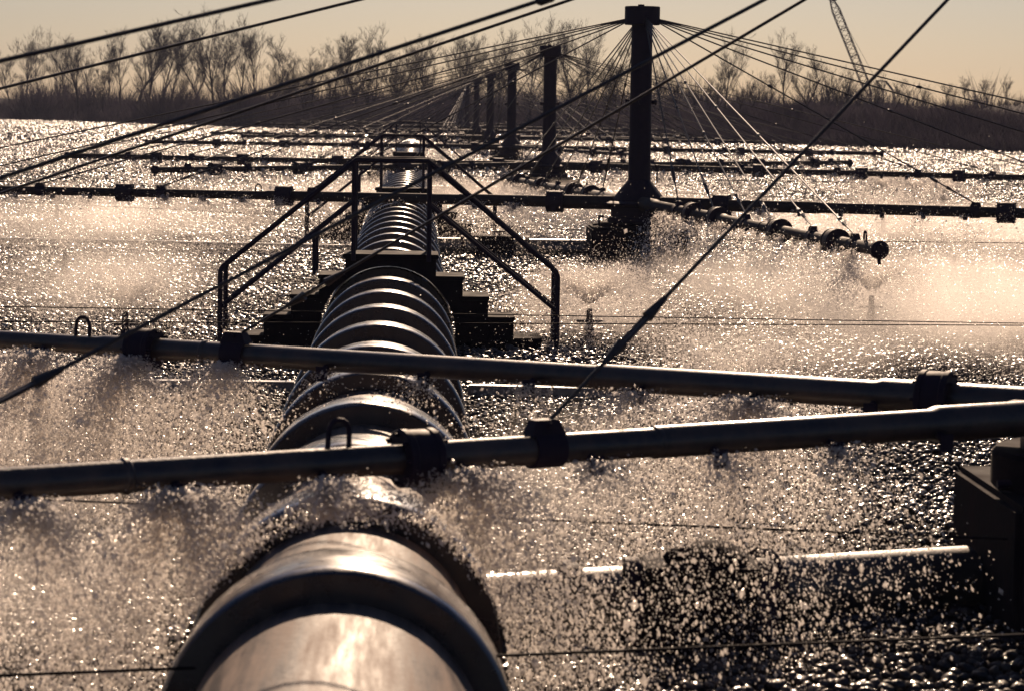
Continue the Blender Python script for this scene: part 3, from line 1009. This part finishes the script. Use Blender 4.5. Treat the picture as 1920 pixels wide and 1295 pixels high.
TR += [(x_, t_ + 8, e_) for x_, t_, e_ in [(36, 150, 4), (100, 146, 8), (190, 142, 4), (266, 138, 3), (340, 146, 5), (416, 140, 4), (508, 152, 4), (540, 150, 6), (572, 156, 4), (600, 148, 12), (630, 152, 5), (656, 146, 9), (690, 140, 4), (738, 142, 6), (770, 148, 10), (802, 144, 5), (858, 140, 7), (920, 142, 5), (982, 138, 6), (1060, 140, 5), (1115, 146, 8), (1146, 150, 5), (1265, 160, 8), (1300, 166, 14), (1322, 158, 6), (1385, 164, 8), (1440, 150, 9), (1570, 168, 14), (1615, 172, 20), (1668, 176, 12), (1735, 178, 18), (1775, 170, 26), (1810, 166, 34), (1850, 164, 40), (1885, 168, 30)]]
TR.sort()
WHERE_A = ['thin crooked', 'wide-crowned', 'tall forked', 'slender', 'dense twiggy', 'leaning', 'rounded']
def order_word(i):
    px = TR[i][0]
    if px < 190: return 'at the far left end'
    if px < 345: return 'in the tall left clump'
    if px < 505: return 'in the second tall clump'
    if px < 700: return 'between second clump and small stile'
    if px < 860: return 'behind the small farthest stile'
    if px < 1010: return 'behind the shorter distant masts'
    if px < 1180: return 'between the two tallest masts'
    if px < 1300: return 'just right of the thickest mast'
    if px < 1420: return 'well right of the thickest mast'
    if px < 1560: return 'in the small clump left of the crane'
    if px < 1690: return 'at the foot of the crane boom'
    return 'on the scrubby hill at the far right'
cnt = {}
ORD = 'first second third fourth fifth sixth seventh eighth ninth tenth eleventh twelfth thirteenth fourteenth fifteenth sixteenth'.split()
for i, (px, top, e) in enumerate(TR):
    v = (i * 3 + 1) % 7
    w = order_word(i)
    cnt[w] = cnt.get(w, 0) + 1
    tree(px, top, e, v, '%s bare tree, %s %s' % (WHERE_A[v], ORD[cnt[w] - 1], w), wid=random.uniform(0.9, 1.3))

# scrub: far-off wood that reads as one mass
sv, sf = [], []
n = 190000
a_ = rng.uniform(-0.25, 1.3, n) * LEN
e_ = 0.3 + 75 * rng.uniform(0, 1, n) ** 1.6
front = rng.uniform(0, 1, n) < 0.42
a_ = np.where(front, rng.uniform(0.25, 1.3, n) * LEN, a_)
e_ = np.where(front, rng.uniform(0.2, 13, n), e_)
bx = E0[0] + ed[0] * a_ + en[0] * e_
by = E0[1] + ed[1] * a_ + en[1] * e_
clump = 0.5 + 0.3 * np.sin(a_ * 0.31 + np.sin(e_ * 0.2) * 2) * np.sin(a_ * 0.083 + e_ * 0.13 + 1) + 0.25 * np.sin(a_ * 0.9 + e_ * 0.7) * np.sin(a_ * 0.17 + 2)
clump = np.clip(clump, 0, 1)
keep = (rng.uniform(0, 1, n) < 0.25 + 0.75 * clump) | front
bx, by, e_, clump, a_ = bx[keep], by[keep], e_[keep], clump[keep], a_[keep]
n = len(bx)
bz = hill_z(bx, by) - 0.1
hh = (0.5 + 1.9 * clump) * rng.uniform(.35, 1.15, n)
hh *= 0.55 + 0.9 * (0.5 + 0.5 * np.sin(a_ * 0.13 + np.sin(a_ * 0.047) * 3)) * (0.5 + 0.5 * np.sin(a_ * 0.37 + e_ * 0.1))
hh *= 0.9 + 0.85 * sstep((0.75 - a_ / LEN) / 0.4)
front = front[keep]
hh = np.where(front, 0.5 + 0.6 * rng.uniform(0, 1, n) + 0.25 * hh, hh)
lean = rng.normal(size=(n, 2)) * 0.45 * hh[:, None]
rr = 0.008 + 0.012 * hh
ang = rng.uniform(0, 6.28, n)
V = np.zeros((n, 5, 3))
for k in range(3):
    V[:, k] = np.stack([bx + rr * np.cos(ang + k * 2.094), by + rr * np.sin(ang + k * 2.094), bz], 1)
V[:, 3] = np.stack([bx + lean[:, 0], by + lean[:, 1], bz + hh], 1)
V[:, 4] = np.stack([bx + lean[:, 0] * .5 + rng.normal(size=n) * .3 * hh, by, bz + hh * .85], 1)
T = np.array([[0, 1, 3], [1, 2, 3], [2, 0, 3], [0, 1, 4], [1, 2, 4], [2, 0, 4]])
F = (T[None] + (np.arange(n) * 5)[:, None, None]).reshape(-1, 3)
o = link('woodland_scrub', arrays('woodland_scrub', V.reshape(-1, 3), F, M_TWIG))
tag(o, 'dark leafless scrub and underbrush covering the far bank', 'scrub', kind='stuff')

# ------------------------------------------------------------------ crane beyond the hill
def crane():
    Y = 345.0
    foot = Vector(at_y(1632, 182, Y)); tip = Vector(at_y(1557, -6, Y))
    t = thing('lattice_crane', 'lattice boom crane rising behind the scrub at the right', 'crane', (foot.x, foot.y, 0))
    o = Vector((foot.x, foot.y, 0))
    f, p = foot - o, tip - o
    d = p - f
    u = d.normalized()
    s1 = Vector((u.z, 0, -u.x)); s2 = Vector((0, 1, 0))
    m = MB()
    nseg = 22
    def w(k):
        q = k / nseg
        return 0.48 * min(1, 0.35 + q * 5) * min(1, 0.3 + (1 - q) * 5)
    ring = [[f + d * (k / nseg) + s1 * w(k) * a + s2 * w(k) * b for a, b in ((-1, -1), (1, -1), (1, 1), (-1, 1))] for k in range(nseg + 1)]
    for c in range(4):
        m.tube([ring[k][c] for k in range(nseg + 1)], 0.06, 5)
    for k in range(nseg):
        for c in range(4):
            c2 = (c + 1) % 4
            m.tube([ring[k][c], ring[k + 1][c2]] if k % 2 else [ring[k][c2], ring[k + 1][c]], 0.032, 4)
            if k % 3 == 0: m.tube([ring[k][c], ring[k][c2]], 0.04, 4)
    m.build('boom', M_STEEL, t)
    h = MB()
    h.lathe([(0.5, -.15), (0.5, .15)], 14, 'y', tuple(p))
    h.box(p.x - .1, p.x + .8, -.2, .2, p.z - .5, p.z - .1)
    h.build('boom_head', M_STEEL, t)
    g = MB()
    a = Vector(at_y(1644, 152, Y)) - o; b = Vector(at_y(1661, 153, Y)) - o; c = Vector(at_y(1674, 170, Y)) - o; e = Vector(at_y(1655, 172, Y)) - o
    for s_ in (-.5, .5):
        q = Vector((0, s_, 0))
        g.tube([a + q, b + q, c + q], 0.08, 5)
        g.tube([a + q, e + q, e + q + Vector((0, 0, -2))], 0.07, 5)
        g.tube([b + q, e + q], 0.05, 5)
        g.tube([c + q, c + q + Vector((.3, 0, -2))], 0.08, 5)
    g.build('gantry', M_STEEL, t)
    cb = MB()
    cb.box(.2, 4.2, -1.4, 1.4, .9, 3.0)
    cb.build('cab', M_STEEL, t, False, 0.1)
    tk = MB()
    for s_ in (-1.6, 1.0):
        tk.box(-.8, 3.6, s_, s_ + .7, -.1, .85)
    tk.build('crawler_track', M_STEEL, t, False, 0.25)
    ln = MB()
    ln.tube([p, a + Vector((0, 0, 0))], 0.02, 4)
    ln.build('pendant_line', M_CABLE, t)
    z = float(hill_z(np.array(o.x), np.array(o.y)))
    for ch in t.children:
        if ch.name.startswith(('cab', 'crawler_track')): ch.location.z = z
crane()

# ------------------------------------------------------------------ haze
hzb = MB().box(-760, 760, -20, 860, -1.2, 17.0)
m, n, l, out = new_mat('haze')
pv = n.new('ShaderNodeVolumePrincipled')
pv.inputs['Color'].default_value = (0.72, 0.76, 1.0, 1)
pv.inputs['Density'].default_value = 0.00022
pv.inputs['Anisotropy'].default_value = 0.0
l.new(pv.outputs[0], out.inputs['Volume'])
hz = hzb.build('haze', m, None, False)
tag(hz, kind='stuff')

# ------------------------------------------------------------------ mist hanging where the spray is thickest
def mat_mist():
    m, n, l, out = new_mat('spray_mist')
    tc = n.new('ShaderNodeTexCoord')
    ln = n.new('ShaderNodeVectorMath'); ln.operation = 'LENGTH'
    l.new(tc.outputs['Object'], ln.inputs[0])
    mr = n.new('ShaderNodeMapRange')
    mr.interpolation_type = 'SMOOTHSTEP'
    mr.inputs['From Min'].default_value = 1.0
    mr.inputs['From Max'].default_value = 0.1
    l.new(ln.outputs['Value'], mr.inputs['Value'])
    g = n.new('ShaderNodeNewGeometry')
    t = n.new('ShaderNodeTexNoise')
    t.inputs['Scale'].default_value = 0.9
    t.inputs['Detail'].default_value = 2
    l.new(g.outputs['Position'], t.inputs['Vector'])
    r = n.new('ShaderNodeMapRange')
    r.inputs['From Min'].default_value = 0.35
    r.inputs['From Max'].default_value = 0.7
    l.new(t.outputs['Fac'], r.inputs['Value'])
    mu = n.new('ShaderNodeMath'); mu.operation = 'MULTIPLY'
    l.new(mr.outputs[0], mu.inputs[0]); l.new(r.outputs[0], mu.inputs[1])
    oi = n.new('ShaderNodeObjectInfo')
    m2 = n.new('ShaderNodeMath'); m2.operation = 'MULTIPLY'
    l.new(mu.outputs[0], m2.inputs[0]); l.new(oi.outputs['Color'], m2.inputs[1])
    pv = n.new('ShaderNodeVolumePrincipled')
    pv.inputs['Color'].default_value = (0.95, 0.9, 0.86, 1)
    pv.inputs['Anisotropy'].default_value = 0.5
    l.new(m2.outputs[0], pv.inputs['Density'])
    l.new(pv.outputs[0], out.inputs['Volume'])
    return m
M_MIST = mat_mist()
bm = bmesh.new()
bmesh.ops.create_icosphere(bm, subdivisions=3, radius=1.0)
ME_MIST = bpy.data.meshes.new('spray_mist'); bm.to_mesh(ME_MIST); bm.free()
ME_MIST.materials.append(M_MIST)
for cx, cy, sx, sy, sz, dn in [(6.9, 29, 3.8, 8.5, 0.55, 0.75), (4.3, 33, 2.2, 5, 0.45, 0.4), (3.3, 24.5, 1.6, 2.6, 0.36, 0.4), (1.9, 29, 1.0, 2.8, 0.45, 0.8), (-3.7, 32, 1.7, 6, 0.5, 0.22), (-2.9, 16.4, 1.0, 2.4, 0.45, 0.6), (1.0, 15.4, 0.9, 2.0, 0.45, 0.3),
        (10, 49, 6, 9, 0.5, 0.45), (-5.5, 47, 4, 9, 0.5, 0.25), (-1.8, 11.8, 1.2, 1.8, 0.45, 0.4), (0.6, 13.4, 0.8, 1.0, 0.45, 0.25), (1.2, 62, 9, 11, 0.45, 0.25), (-0.3, 12.3, 1.2, 0.8, 0.45, 0.4)]:
    o = link('spray_mist', ME_MIST, None, (cx, cy, sz * 0.55))
    o.scale = (sx, sy, sz)
    o.color = (dn, dn, dn, 1)
    tag(o, 'pale drifting spray mist low over the beds', 'mist', kind='stuff')
